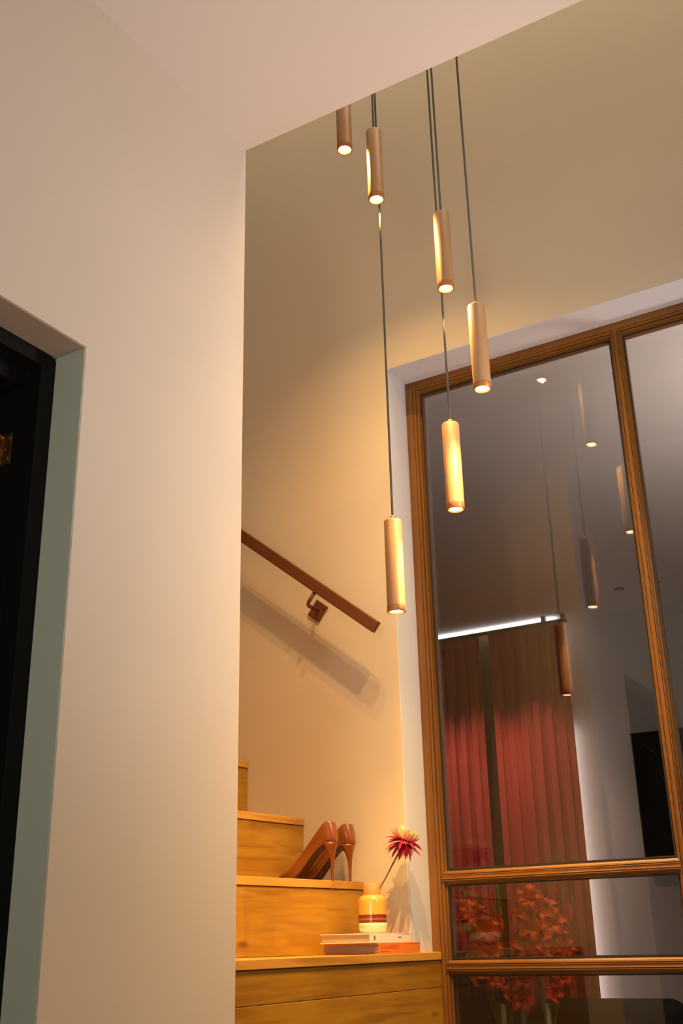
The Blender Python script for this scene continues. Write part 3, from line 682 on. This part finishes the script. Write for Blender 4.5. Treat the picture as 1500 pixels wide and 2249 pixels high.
BM = [bloom_mesh('bloom_orange_a', 'g_or', 1.25), bloom_mesh('bloom_orange_b', 'g_or', 1.05), bloom_mesh('bloom_red_a', 'g_red', 1.15), bloom_mesh('bloom_red_b', 'g_red', 0.9)]
bud_bm = bmesh.new(); tube(bud_bm, [(0, 0, 0), (0.002, 0, 0.012), (0.006, 0, 0.028), (0.012, 0, 0.044)], [0.0035, 0.0065, 0.0060, 0.0012], 8)
bud_me = bpy.data.meshes.new('bud'); bud_bm.to_mesh(bud_me); bud_bm.free(); bud_me.materials.append(M['gstem'])
bud2 = bud_me.copy(); bud2.materials.clear(); bud2.materials.append(M['g_red'])
def gladiolus(label, base, mid, top, blooms, seed, kinds=(0, 1), buds=6, leaf=None):
    r = random.Random(seed); base, mid, top = Vector(base), Vector(mid), Vector(top)
    t = thing('gladiolus', label, 'flower', tuple(base), 'gladioli in the glass tube vases')
    pts = []
    for i in range(11):
        u = i/10; pts.append((1-u)**2*Vector((0, 0, 0)) + 2*u*(1-u)*(mid-base) + u*u*(top-base))
    bm = bmesh.new(); tube(bm, pts, [0.0040-0.0024*i/10 for i in range(11)], 8); new_obj('stem', bm, 'gstem', t, smooth=True)
    def at(u): return (1-u)**2*Vector((0, 0, 0)) + 2*u*(1-u)*(mid-base) + u*u*(top-base)
    for i, (u, side) in enumerate(blooms):
        o = bpy.data.objects.new('bloom', BM[r.choice(kinds)]); scene.collection.objects.link(o); o.parent = t
        d_ = Vector((side + r.uniform(-.2, .2), -0.75+r.uniform(-.35, .2), 0.25+r.uniform(-.1, .3))).normalized()
        o.matrix_local = Matrix.Translation(at(u)+d_*0.004) @ d_.to_track_quat('Z', 'Y').to_matrix().to_4x4() @ Matrix.Rotation(r.uniform(0, 6), 4, 'Z')
    for i in range(buds):
        u = 1-0.035*i; s_ = 1 if i % 2 else -1
        o = bpy.data.objects.new('bud', bud_me if i < buds-2 else bud2); scene.collection.objects.link(o); o.parent = t
        d_ = (top-mid).normalized()*1.0 + Vector((0.22*s_, -0.1, 0.0)); d_.normalize()
        o.matrix_local = Matrix.Translation(at(min(u, 1.0))) @ d_.to_track_quat('Z', 'X').to_matrix().to_4x4() @ Matrix.Scale(0.7+0.12*i, 4)
    if leaf:
        for lf in leaf:
            bm = bmesh.new(); g = []; tip = Vector(lf)-base
            for i in range(7):
                u = i/6; c = tip*u + Vector((0.02*u*(1-u), 0, 0.04*u*(1-u))); w = 0.009*math.sin(PI*(0.15+0.83*u))
                g.append((bm.verts.new(c+Vector((-w, 0, 0))), bm.verts.new(c+Vector((0, 0.003, 0))), bm.verts.new(c+Vector((w, 0, 0)))))
            for p_, q_ in zip(g, g[1:]):
                for k in range(2): bm.faces.new((p_[k], q_[k], q_[k+1], p_[k+1]))
            o = new_obj('leaf', bm, 'gstem', t, smooth=True); s = o.modifiers.new('thick', 'SOLIDIFY'); s.thickness = 0.0008
    return t
zb = TBZ+0.10
gladiolus('orange gladiolus leaning left out of the left tube vase', (-1.722, 3.99, zb), (-1.76, 3.98, 0.85), (-1.845, 3.97, 1.14), [(0.50, -0.4), (0.57, 0.5), (0.64, -0.6), (0.71, 0.4), (0.78, -0.5), (0.85, 0.3)], 1, (0, 1, 2), 4, [(-1.90, 3.99, 1.14)])
gladiolus('tall green-budded gladiolus upright from the left tube vase', (-1.719, 3.992, zb), (-1.70, 3.99, 0.85), (-1.712, 3.985, 1.21), [(0.42, 0.5), (0.5, -0.5)], 2, (1, 3), 10, [(-1.63, 3.99, 1.0)])
gladiolus('red gladiolus from the middle tube vase with low blooms', (-1.647, 3.99, zb), (-1.66, 3.98, 0.82), (-1.60, 3.98, 1.02), [(0.36, 0.6), (0.45, -0.6), (0.53, 0.4), (0.62, -0.4), (0.72, 0.5), (0.82, -0.2)], 3, (2, 3), 3)
gladiolus('orange gladiolus with the widest open blooms, from the middle tube vase', (-1.644, 3.992, zb), (-1.61, 3.97, 0.88), (-1.56, 3.96, 1.17), [(0.55, 0.5), (0.63, -0.5), (0.71, 0.5), (0.79, -0.3), (0.88, 0.3)], 4, (0, 0, 1), 4)
gladiolus('orange gladiolus with green tips highest, from the right tube vase', (-1.549, 3.99, zb), (-1.53, 3.98, 0.88), (-1.462, 3.97, 1.25), [(0.45, -0.5), (0.53, 0.4), (0.60, -0.5), (0.68, 0.5), (0.74, -0.2)], 5, (0, 1), 7, [(-1.60, 3.99, 0.95)])
gladiolus('red gladiolus leaning right out of the right tube vase', (-1.546, 3.988, zb), (-1.50, 3.98, 0.82), (-1.42, 3.98, 1.09), [(0.40, -0.3), (0.5, 0.5), (0.6, -0.5), (0.7, 0.5), (0.8, -0.3)], 6, (1, 2, 3), 4)

gladiolus('orange red gladiolus between the left leaning one and the tall green one', (-1.7225, 3.986, zb), (-1.735, 3.98, 0.85), (-1.775, 3.965, 1.10), [(0.48, 0.5), (0.56, -0.5), (0.64, 0.4), (0.72, -0.4), (0.80, 0.4), (0.88, -0.2)], 9, (0, 2), 5)

# recessed ceiling downlights of the next room
for (x_, y_, lb) in ((-1.708, 6.093, 'round recessed downlight in the next room ceiling, left of the mullion'), (-1.495, 6.083, 'round recessed downlight in the next room ceiling, right of the mullion')):
    t = thing('downlight', lb, 'downlight', (x_, y_, ZC), 'recessed downlights in the next room')
    bm = bmesh.new(); lathe(bm, [(0.030, -0.002), (0.030, -0.0002), (0.022, -0.0002), (0.022, -0.002)], 28, cap0=False, cap1=False); new_obj('trim_ring', bm, 'dark_metal', t)
    bm = bmesh.new(); lathe(bm, [(0.021, -0.0012), (0.021, -0.0004)], 24); new_obj('lens', bm, 'cab2', t)
